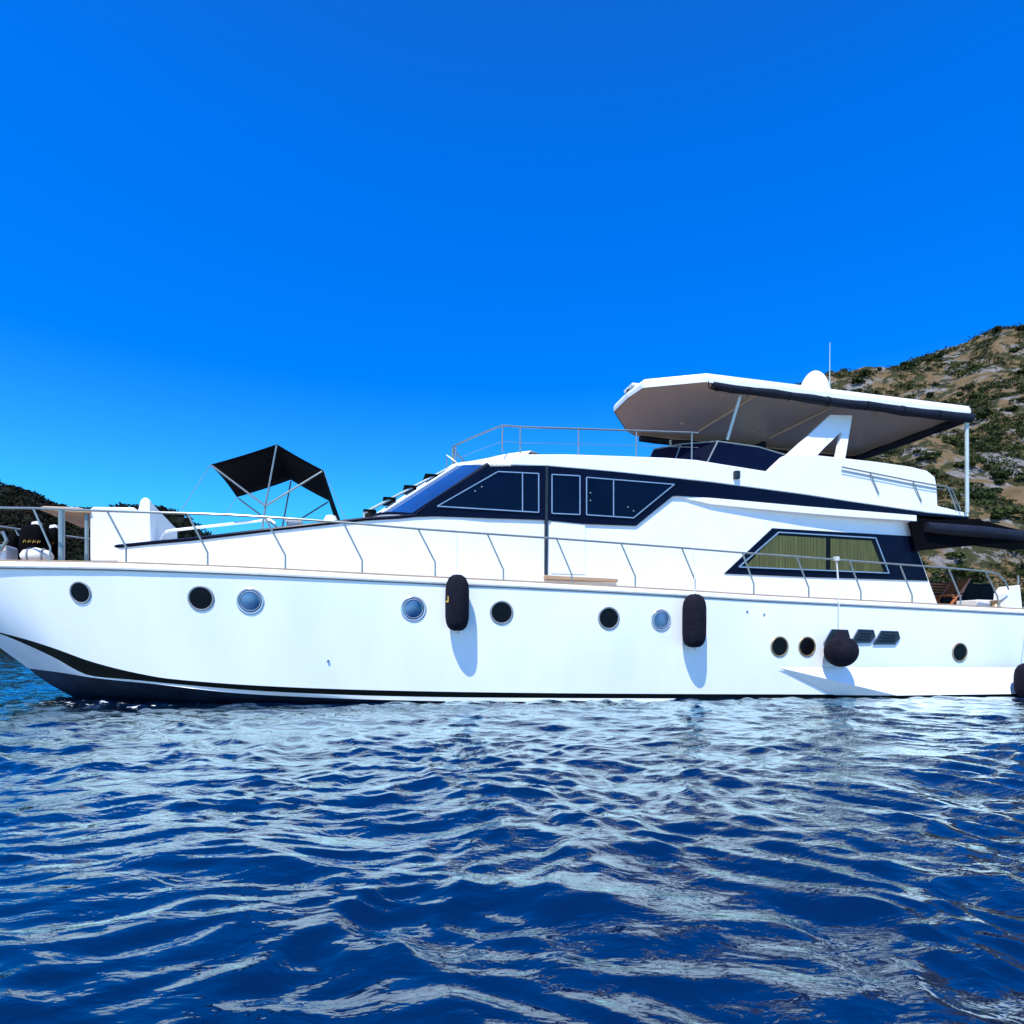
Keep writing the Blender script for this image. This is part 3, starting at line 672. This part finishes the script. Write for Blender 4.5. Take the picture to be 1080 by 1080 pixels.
# awning loop of cord hanging at its forward end
MB().tube([L(747, 402, ysd), L(748, 409, ysd), L(756, 412, ysd), L(762, 411, ysd)], 0.012, 5).build('cord', M['canvas'], ht)
# struts
for mm in (False, True):
    f_ = (lambda p: Vector((p.x, 4.95-p.y, p.z))) if mm else (lambda p: p)
    MB().tube([f_(L(767, 464, 1.15)), f_(L(781, 417, 0.85))], 0.035, 10).build('hardtop_strut', M['post'], yacht, smooth=True)
    p = L(1020, 541, 0.75); t_ = Vector((p.x-0.04, p.y, zh))
    MB().tube([f_(p), f_(t_)], 0.045, 10).build('hardtop_post', M['post'], yacht, smooth=True)
# floodlight at the forward edge
p = L(659, 413, 2.0); MB().lathe([(0.02, -0.08), (0.06, -0.05), (0.065, 0.03), (0, 0.04)], (p.x+0.1, 2.0, zh+0.2), (-1, 0, 0), 12).build('floodlight', M['black'], ht, smooth=True)
MB().box(p.x+0.05, p.x+0.40, 1.7, 2.2, zh+0.2, zh+0.27).build('light_bracket', M['white'], ht, bevel=0.03)
# radar dome and whip aerial on the hardtop
dc = L(859, 404, 2.0); r_ = 17/F*(ct*(dc.y-CAML.y)+st*(dc.x-CAML.x)); zd = zh+0.24
dome_prof = [(r_*0.6, 0)] + [(r_*0.97, 0.05), (r_, 0.14)] + [(r_*math.cos(t), 0.14 + (dc.z+0.42-zd-0.14)*math.sin(t)) for t in np.linspace(0.1, 1.57, 8)]
dtop = L(859, 391.5, 2.0).z
dome_prof = [(r_*0.6, 0), (r_*0.97, 0.04), (r_, 0.12)] + [(r_*math.cos(t), 0.12 + (dtop-zd-0.12)*math.sin(t)) for t in np.linspace(0.1, 1.57, 9)]
MB().lathe(dome_prof, (dc.x, 2.0, zd), (0, 0, 1), 28).build('radar_dome', M['white'], yacht, smooth=True, angle=60)
p = L(875, 408, 1.6); tpz = L(875, 361, 1.6).z
MB().tube([(p.x, 1.6, zh+0.2), (p.x, 1.6, zh+0.45)], 0.03, 8).tube([(p.x, 1.6, zh+0.45), (p.x, 1.6, tpz)], [0.013, 0.007], 6).build('aerial', M['post'], yacht, smooth=True)
# navigation light on the bulwark
p = L(776, 501, 0.84); MB().box(p.x-0.07, p.x+0.06, 0.74, 0.85, p.z-0.10, p.z+0.08).build('navigation_light', M['intake'], yacht, bevel=0.02)

# flybridge forward guard rail
zr = L(545, 450, 1.0).z
xr = L(530, 451, 1.0).x; xf = onz(482, 462, zr).x
arc = [Vector((xf + (xr-xf)*(abs(y-YC)/(YC-1.0))**1.15, y, zr)) for y in np.linspace(YC, 1.0, 12)]
port = arc + [Vector((S(px, 1.0), 1.0, L(px, py, 1.0).z)) for px, py in ((546, 450), (560, 450.5), (608, 452), (669, 454), (728, 456), (735, 456.5))]
gr = MB()
gr.tube(port, 0.02, 8); gr.tube([mir(p) for p in port], 0.02, 8)
gr = gr.build('flybridge_rail', M['steel'], yacht, smooth=True)
MB().tube([p-Vector((0, 0, 0.33)) for p in port], 0.005, 6).build('mid_rail', M['steel'], gr)
MB().tube([mir(p)-Vector((0, 0, 0.33)) for p in port], 0.005, 6).build('mid_rail', M['steel'], gr)
posts = [port[0], port[1], port[11]] + [Vector((S(px, 1.0), 1.0, zr)) for px in (547, 608.5, 669.5, 728)]
for k, p in enumerate(posts):
    for f_ in ((lambda q: q), mir):
        if f_ is mir and abs(p.y-YC) < 0.05: continue
        zt_ = min(port, key=lambda q: (q-p).length).z if p.y > 1.01 else float(np.interp(p.x, [q.x for q in port[11:]], [q.z for q in port[11:]]))
        MB().tube([f_(Vector((p.x, p.y, zt_))), f_(Vector((p.x, p.y, zu-0.03)))], 0.017, 6).build('rail_post', M['steel'], gr, smooth=True)
# flybridge aft rail
ar = [(888, 492.5), (918, 498.5), (963, 507.5), (985, 511.5), (998, 513), (1004, 517), (1013, 538)]
aft_r = MB().tube([L(a, b, 0.80) for a, b in ar], 0.018, 8).build('aft_rail', M['steel'], yacht, smooth=True)
MB().tube([mir(L(a, b, 0.80)) for a, b in ar], 0.018, 8).build('top_rail', M['steel'], aft_r, smooth=True)
MB().tube([L(a, b+3.5, 0.80) for a, b in ar[:5]], 0.008, 6).build('mid_rail', M['steel'], aft_r)
for a, b in (((918, 499), (927, 521)), ((963, 508), (972, 529)), ((1000, 514.5), (1009, 538))):
    for f_ in ((lambda q: q), mir): MB().tube([f_(L(*a, 0.80)), f_(L(*b, 0.82))], 0.016, 6).build('rail_post', M['steel'], aft_r, smooth=True)

# ------------------------------------------------------------------ aft deck awning
xa0 = S(958, 0.75); zA = L(1000, 556, 0.7).z; xe = xa0 + 6.6
za0 = L(968, 545, 0.75).z
MB().prism([Vector((xa0-0.1, 0.75, za0-0.02)), Vector((xa0+1.4, 0.75, za0-0.06)), Vector((xe, 0.75, za0-0.35)), Vector((xe, 0.75, za0-0.40)), Vector((xa0+1.4, 0.75, za0-0.16)), Vector((xa0+0.1, 0.75, za0-0.14))], (0, 2.6, 0.24)).build('aft_awning', M['canvas'], yacht, bevel=0.01)
pts = [L(976, 556, 0.66), L(1000, 558.5, 0.66), L(1030, 560.5, 0.66), L(1060, 563.5, 0.66), L(1100, 567.5, 0.66), L(1180, 577, 0.66)]
MB().tube(pts, [0.12, 0.14, 0.145, 0.13, 0.145, 0.13], 12).build('awning_roll', M['roll'], yacht, smooth=True)
MB().prism([L(960, 551, 0.70), L(966, 549, 0.7), L(1034, 547, 0.7), L(1036, 549, 0.7), L(1080, 560, .7), L(1080, 572, 0.7), L(1045, 573.5, 0.70), L(966, 581, 0.70)], (0, 0.05, 0)).build('awning_side_flap', M['canvas'], yacht)
for xx in (xe-0.4,):
    for f_ in ((lambda q: q),): MB().tube([f_(Vector((xx, 0.85, za0-0.4))), f_(Vector((xx, 0.85, L(1090, 648, 0.3).z)))], 0.03, 8).build('awning_post', M['steel'], yacht)

# ------------------------------------------------------------------ side deck guard rail
stn = [((53, 591), (53, 577), (35, 536)), ((133, 594), (133, 577), (113, 539)), ((219, 597), (219, 583), (198, 542)), ((301, 602), (301, 586), (279, 545)), ((382, 605), (382, 591), (362, 551)),
       ((459, 609), (459, 593), (441, 558)), ((531, 613), (531, 601), (514, 563)), ((603, 617), (603, 606), (587, 568)), ((670, 621), (670, 608), (655, 573)), ((733, 624), (733, 612), (719, 578)),
       ((795, 628), (795, 616), (783, 583)), ((853, 631), (853, 620), (840, 587)), ((908, 634), (908, 624), (896, 591.5)), ((962, 637), (962, 628), (949, 595.5)), ((1013, 640), (1013, 630), (1000, 599)), ((1053, 640), (1052, 629), (1039, 602.5))]
rail = [(-128, 534), (-112, 534), (-80, 534.5), (-40, 535), (0, 535.5), (35, 536), (70, 537.3), (113, 539), (155, 540.2), (198, 541.5), (240, 543), (279, 545.3), (320, 548), (362, 551), (441, 557.8), (514, 563), (587, 568), (655, 573), (719, 577.8), (783, 583), (840, 587), (896, 591.3), (949, 595.3), (1000, 599), (1039, 602.5), (1052, 605), (1060, 613), (1064, 622)]
def rY(px): return sheer_Y(px)+0.05 if px > -126 else YC
rp = [L(a, b, rY(a)) for a, b in rail]
rmain = MB().tube(rp, 0.021, 8).tube([mir(p) for p in rp], 0.021, 8).build('guard_rail', M['steel'], yacht, smooth=True)
for s_ in [((-36, 592), (-36, 579), (-52, 535))] + stn:
    for f_ in ((lambda q: q), mir):
        Yb = rY(s_[0][0]); pts = [f_(L(a, b, Yb + (0 if k < 2 else rY(a)-Yb))) for k, (a, b) in enumerate(s_)]
        MB().tube(pts, 0.017, 8).build('stanchion', M['steel'], rmain, smooth=True)
        MB().lathe([(0.05, -0.02), (0.05, 0.015), (0.02, 0.025)], pts[0], (0, 0, 1), 10).build('stanchion_base', M['steel'], rmain)
# pale hand rail along the trunk and low vents on the foredeck
MB().tube([L(168, 569, 1.9), L(172, 562, 1.9), L(180, 559.5, 1.9), L(285, 548, 1.9), L(290, 552, 1.9)], 0.028, 8).build('trunk_hand_rail', M['white'], yacht, smooth=True)

# ------------------------------------------------------------------ foredeck
# seat moulding with high back
zb = dz(120)
def bx(p, q, y0, y1): return MB().box(p.x, q.x, y0, y1, q.z, p.z)
Yn = 1.55
a, b = L(95, 537, Yn), L(158, 590, Yn)
MB().prism([L(95, 592, Yn), L(95, 536.5, Yn), L(98, 534.5, Yn), L(141, 535, Yn), L(144, 538.5, Yn), L(158, 538.5, Yn), L(158, 592, Yn)], (0, 1.9, 0)).build('bow_seat', M['white'], yacht, bevel=0.02)
MB().prism([L(145, 540, Yn-0.01), L(148, 527.5, Yn-0.01), L(151, 524.8, Yn-0.01), L(155, 524.8, Yn-0.01), L(158.5, 528, Yn-0.01), L(159, 575, Yn-0.01), L(150, 575, Yn-0.01)], (0, 0.12, 0)).build('seat_wing', M['white'], yacht, bevel=0.02)
MB().face([L(158.6, 529, Yn), L(158.6, 585, Yn), L(158.6, 585, Yn)+Vector((0, 1.7, 0)), Vector((L(158, 540, Yn).x+0.01, Yn+1.7, L(158, 540, Yn).z))]).build('seat_back', M['white'], yacht)
# tan topped shade on posts at the bow
t1, t2 = L(40, 535, 1.9), L(95, 538.5, 1.9)
bc = empty('bow_shade', (0, 0, 0), parent=yacht)
MB().prism([L(38, 536.2, 1.5), L(46, 533.6, 1.5), L(82, 535, 1.5), L(95, 538.5, 1.5), L(95, 541.0, 1.5), L(60, 539.0, 1.5)], (0, 1.9, 0)).build('shade_top', M['tanroof'], bc, bevel=0.01)
for px, yy_, rr in ((65, 1.15, 0.052), (91.5, 1.6, 0.035)):
    MB().tube([L(px, 592, yy_), L(px, 537, yy_)], rr, 10).build('shade_post', M['steel'], bc, smooth=True)
# anchor windlass and mooring bitts at the very bow
p = L(3, 588, 1.9)
MB().box(p.x-0.35, p.x+0.12, 1.75, 2.2, p.z-0.1, p.z+0.22).build('windlass', M['white'], yacht, bevel=0.04)
MB().tube([L(-4, 586, 1.7), L(-2, 563, 1.7), L(3, 561, 1.7), L(7, 570, 1.7), L(2, 578, 1.7), L(-6, 582, 1.7)], 0.03, 8).build('anchor_roller_bail', M['steel'], yacht, smooth=True)

# bimini over the foredeck
Yb1, Yb2 = 1.35, 4.05
nb = [(222, 490), (292, 468.5), (341, 496), (359, 549)]
near = [L(a, b, Yb1) for a, b in nb]; far = [Vector((p.x, Yb2, p.z)) for p in near]
def seg_rows(k0):
    rows = []
    for k in range(len(near)-1):
        for i in range(6 if k < len(near)-2 else 7):
            u = i/6; row = []
            for j in range(9):
                v = j/8; p = near[k].lerp(near[k+1], u).lerp(far[k].lerp(far[k+1], u), v)
                sag = 0.012*math.sin(math.pi*u)*(1 if k < 2 else 0.5)
                row.append(p + Vector((0, 0, 0.04*math.sin(math.pi*v) - sag - 0.0)))
            rows.append(row)
    return rows
rws = seg_rows(0); bim = MB().grid(rws).build('bimini', M['canvas'], yacht, smooth=True, angle=50)
so = bim.modifiers.new('thick', 'SOLIDIFY'); so.thickness = 0.012
for f_ in ((lambda p: p), lambda p: Vector((p.x, Yb1+Yb2-p.y, p.z))):
    pv = L(280, 534, Yb1); dn = L(276, 560, Yb1)
    MB().tube([f_(near[0]+Vector((.02, -.03, -.02))), f_(pv+Vector((0,-.03,0)))], 0.018, 8).build('bimini_bow', M['steel'], bim, smooth=True)
    MB().tube([f_(near[1]+Vector((0, -.03, -.03))), f_(pv+Vector((0,-.03,0)))], 0.018, 8).build('bimini_bow', M['steel'], bim, smooth=True)
    MB().tube([f_(near[2]+Vector((-.02, -.03, -.03))), f_(pv+Vector((0,-.03,0)))], 0.018, 8).build('bimini_bow', M['steel'], bim, smooth=True)
    MB().tube([f_(pv), f_(dn)], 0.02, 8).build('bimini_leg', M['steel'], bim, smooth=True)
    MB().tube([f_(near[0]), f_(L(190, 540, Yb1))], 0.006, 5).build('stay', M['grey'], bim)
    MB().tube([f_(near[2]), f_(L(366, 551, Yb1))], 0.006, 5).build('stay', M['grey'], bim)
# foredeck fittings beneath the bimini
p = L(300, 556, 2.0); MB().box(p.x, L(318, 556, 2.0).x, 1.9, 2.8, L(300, 546.5, 2.0).z-0.04, L(300, 546.5, 2.0).z).build('deck_table', M['white'], yacht, bevel=0.01)
for px in (303, 315): MB().tube([L(px, 547, 2.2), L(px, 562, 2.2)], 0.018, 6).build('deck_table_leg', M['steel'], yacht)
p = L(349, 548.5, 1.5); MB().lathe([(0.13, -0.15), (0.14, 0.0), (0.10, 0.08), (0, 0.11)], p, (0, 0, 1), 16).build('deck_ventilator', M['white'], yacht, smooth=True)
# cockpit cushions forward
# ------------------------------------------------------------------ aft deck
zc = dz(1010)
q = L(1070, 648, 0.2); tpz = L(1070, 619, 0.2).z
MB().prism([L(1061, 645, 0.12), L(1063, 625, 0.12), L(1068, 618, 0.12), L(1076, 617, 0.12), L(1079, 645, 0.12)], (0, 0.35, 0)).build('quarter_bollard', M['white'], yacht, bevel=0.02)
MB().tube([L(1074, 618, 0.2), L(1074, 607, 0.2)], 0.02, 6).build('ensign_socket', M['steel'], yacht)
p = L(1050, 642, 0.35); MB().lathe([(0.13, 0), (0.10, 0.05), (0.07, 0.10), (0.11, 0.18), (0.12, 0.2), (0, 0.21)], (p.x, 0.35, p.z), (0, 0, 1), 16).build('mooring_winch', M['bronze'], yacht, smooth=True)
MB().box(L(1028, 640, .5).x, L(1062, 640, .5).x, 0.42, 1.0, L(1028, 645, .5).z, L(1028, 632.5, .5).z).build('stern_locker', M['cushion'], yacht, bevel=0.03)
a, b = L(1071.5, 651, -0.012), L(1071.5, 704, -0.012)

# ------------------------------------------------------------------ separate things
# fenders
def fender(name, px, ptop, pbot, wpx, Yc, label, ball=False, rope_from=None, mark=False):
    top_, bot_ = L(px, ptop, Yc), L(px, pbot, Yc)
    depth = (ct*(top_.y-CAML.y)+st*(top_.x-CAML.x)); r = wpx/2/F*depth; h = top_.z-bot_.z
    t = thing(name, (bot_.x, Yc, bot_.z), label, 'fender', 'black fenders hung along the port side')
    if ball: prof = [(0.02, 0.0)] + [(r*math.sin(a), r - r*math.cos(a)) for a in np.linspace(0.3, 2.35, 14)] + [(r*0.42, r*1.88), (r*0.22, h*0.97), (0.03, h)]
    else: prof = [(0.03, 0), (r*0.5, 0.015), (r*0.78, 0.07), (r*0.93, 0.15), (r, 0.26), (r*1.01, h*0.5), (r, h-0.28), (r*0.92, h-0.16), (r*0.72, h-0.06), (r*0.4, h-0.01), (0.03, h)]
    MB().lathe(prof, (0, 0, 0), (0, 0, 1), 28).build('fender_body', M['fender'], t, smooth=True, angle=60)
    MB().lathe([(0.02, -0.05), (0.045, -0.03), (0.05, 0.012)], (0, 0, 0), (0, 0, 1), 12).build('end_eye', M['rope'], t, smooth=True)
    base = Vector((bot_.x, Yc, bot_.z))
    up = [Vector((0, 0, h-0.01))] + rel(rope_from, base)
    MB().tube(up, 0.010, 6).build('rope', M['rope'], t, smooth=True)
    if mark:
        g = []
        for k in range(7):
            an = math.radians(-118 - 42*k/6); g.append(Vector((math.cos(an)*(r+0.006), math.sin(an)*(r+0.006), h*0.50)))
        MB().tube([g[6]+Vector((0,0,.02)), g[5], g[4], g[4]+Vector((0,0,.11))], 0.012, 5).build('printed_mark', M['gold'], t)
    return t
fender('fender', 482, 606, 665.5, 25, -0.235, 'long black fender with yellow mark hung amidships below the forward side windows', rope_from=[L(482, 600, -0.06), L(482, 562, 0.04)], mark=True)
fender('fender', 732, 626.5, 683, 24.5, -0.235, 'long plain black fender hung amidships below the rail forward of the curtained window', rope_from=[L(733, 621, -0.06), L(731, 579, 0.04)])
fender('fender', 887, 664, 703.5, 33.5, -0.36, 'round black ball fender hung in front of the air intakes', ball=True, rope_from=[L(884.5, 636, -0.06), L(882.5, 590, 0.04)])
fender('fender', 1086, 699, 737, 27, -0.62, 'black fender cut by the right edge, low at the stern corner', rope_from=[L(1084, 650, -0.1), L(1080, 640, 0.1)])
cl = L(882, 589, 0.03)
MB().box(cl.x-0.05, cl.x+0.05, -0.01, 0.07, cl.z-0.05, cl.z+0.04).tube([cl, L(884, 611, 0.03)], 0.018, 8).build('fender_clip', M['rope'], yacht)

# bags on the bow
def bag(px0, px1, py0, py1, Y, label, printed, knob):
    a, b = L(px0, py0, Y), L(px1, py1, Y); cx = (a.x+b.x)/2; hw = (b.x-a.x)/2; h = a.z-b.z
    t = thing('duffel_bag', (cx, Y, b.z), label, 'bag', 'black bags on the bow')
    prof = []
    rows = []
    for k, (s_, z_) in enumerate(((0.85, 0), (1.0, 0.06), (1.02, 0.4), (0.95, 0.75), (0.8, 0.92), (0.5, 1.0))):
        rows.append([(hw*s_*math.copysign(abs(math.cos(an))**0.6, math.cos(an)), 0.28*s_*math.copysign(abs(math.sin(an))**0.6, math.sin(an))+0.28, h*z_+0.015*math.sin(3*an+k)) for an in np.linspace(0, 2*math.pi, 24, endpoint=False)])
    mb = MB().grid(rows, close=True); mb.face(rows[-1]); mb.face(rows[0]); mb.build('bag_body', M['canvas'], t, smooth=True, angle=60)
    if knob: MB().lathe([(0.04, 0), (0.09, 0.03), (0.08, 0.08), (0, 0.11)], (knob*hw, 0.28, h*0.97), (0, 0, 1), 12).build('white_cap', M['white'], t, smooth=True)
    mb = MB()
    for k in range(printed):
        x_ = -hw*0.35 + k*0.075; z_ = h*0.42
        mb.tube([(x_, -0.012, z_), (x_+0.02, -0.014, z_+0.05), (x_+0.04, -0.014, z_+0.01), (x_+0.05, -0.012, z_+0.045)], 0.007, 4)
    mb.build('gold_print', M['gold'], t)
bag(16, 43, 551, 588, 1.75, 'larger black bag with gold print and white cap standing on the bow', 4, 0.1)
bag(44, 60, 555, 588, 2.3, 'smaller black bag with gold print, second along beside the thick bow post', 2, -0.2)
bag(3, 16, 562, 588, 2.5, 'plain black bag at the left edge of the bow', 0, 0)
# rolled white cushion
p0, p1 = L(22, 585.5, 1.45), L(56, 585.5, 1.45)
t = thing('deck_cushion', ((p0.x+p1.x)/2, 1.45, p0.z-0.12), 'rolled off-white cushion lying on the bow in front of the black bags', 'cushion')
hw = (p1.x-p0.x)/2
MB().tube([(-hw, 0, 0.1), (-hw+0.06, 0, 0.11), (0, 0, 0.13), (hw-0.06, 0, 0.11), (hw, 0, 0.1)], [0.05, 0.11, 0.14, 0.11, 0.04], 12).build('cushion_body', M['cushion'], t, smooth=True, angle=60)
for x_ in (-hw*0.45, hw*0.45): MB().lathe([(0.135, -0.015), (0.142, 0), (0.135, 0.015)], (x_, 0, 0.12), (1, 0, 0), 16).build('strap', M['grey'], t)

# folding wooden chair on the aft deck
cb_ = L(1008, 640, 1.3); fl = zc
t = thing('folding_chair', (cb_.x, 1.3, fl), 'brown varnished wooden folding chair on the aft deck behind the rail', 'chair')
hC = L(1012, 610, 1.3).z - fl
for yy_ in (0, 0.5):
    MB().tube([(-0.35, yy_, 0.0), (0.45, yy_, hC)], 0.035, 6).build('leg', M['wood'], t)
    MB().tube([(0.30, yy_, 0.0), (-0.15, yy_, hC*0.55)], 0.03, 6).build('leg', M['wood'], t)
MB().box(-0.25, 0.25, 0.02, 0.48, hC*0.50, hC*0.50+0.04).build('seat', M['wood'], t, bevel=0.01)
MB().prism([(0.18, 0.0, hC*0.6), (0.42, 0.0, hC*1.0), (0.47, 0.0, hC*0.98), (0.24, 0.0, hC*0.58)], (0, 0.5, 0)).build('backrest', M['wood'], t, bevel=0.01)
for k in range(4): MB().box(-0.28, 0.40, 0.49-0.004*k, 0.53, hC*(0.62+0.08*k), hC*(0.66+0.08*k)).build('armrest_slat', M['wood'], t)
# sofa across the aft deck
s0_ = L(984, 612, 2.4); s1_ = L(1062, 616, 2.4)
t = thing('deck_sofa', (s0_.x, 2.4, fl), 'long dark upholstered sofa across the aft deck behind the wooden chair', 'sofa')
wS = s1_.x - s0_.x; hS = s0_.z - fl
MB().box(0, wS, 0.35, 0.55, 0.35, hS).build('backrest', M['darkvinyl'], t, bevel=0.06)
MB().box(0, wS, -0.3, 0.35, 0.35, 0.5).build('seat_cushion', M['darkvinyl'], t, bevel=0.05)
MB().box(0, wS, -0.28, 0.5, 0.0, 0.34).build('base', M['wood'], t, bevel=0.02)
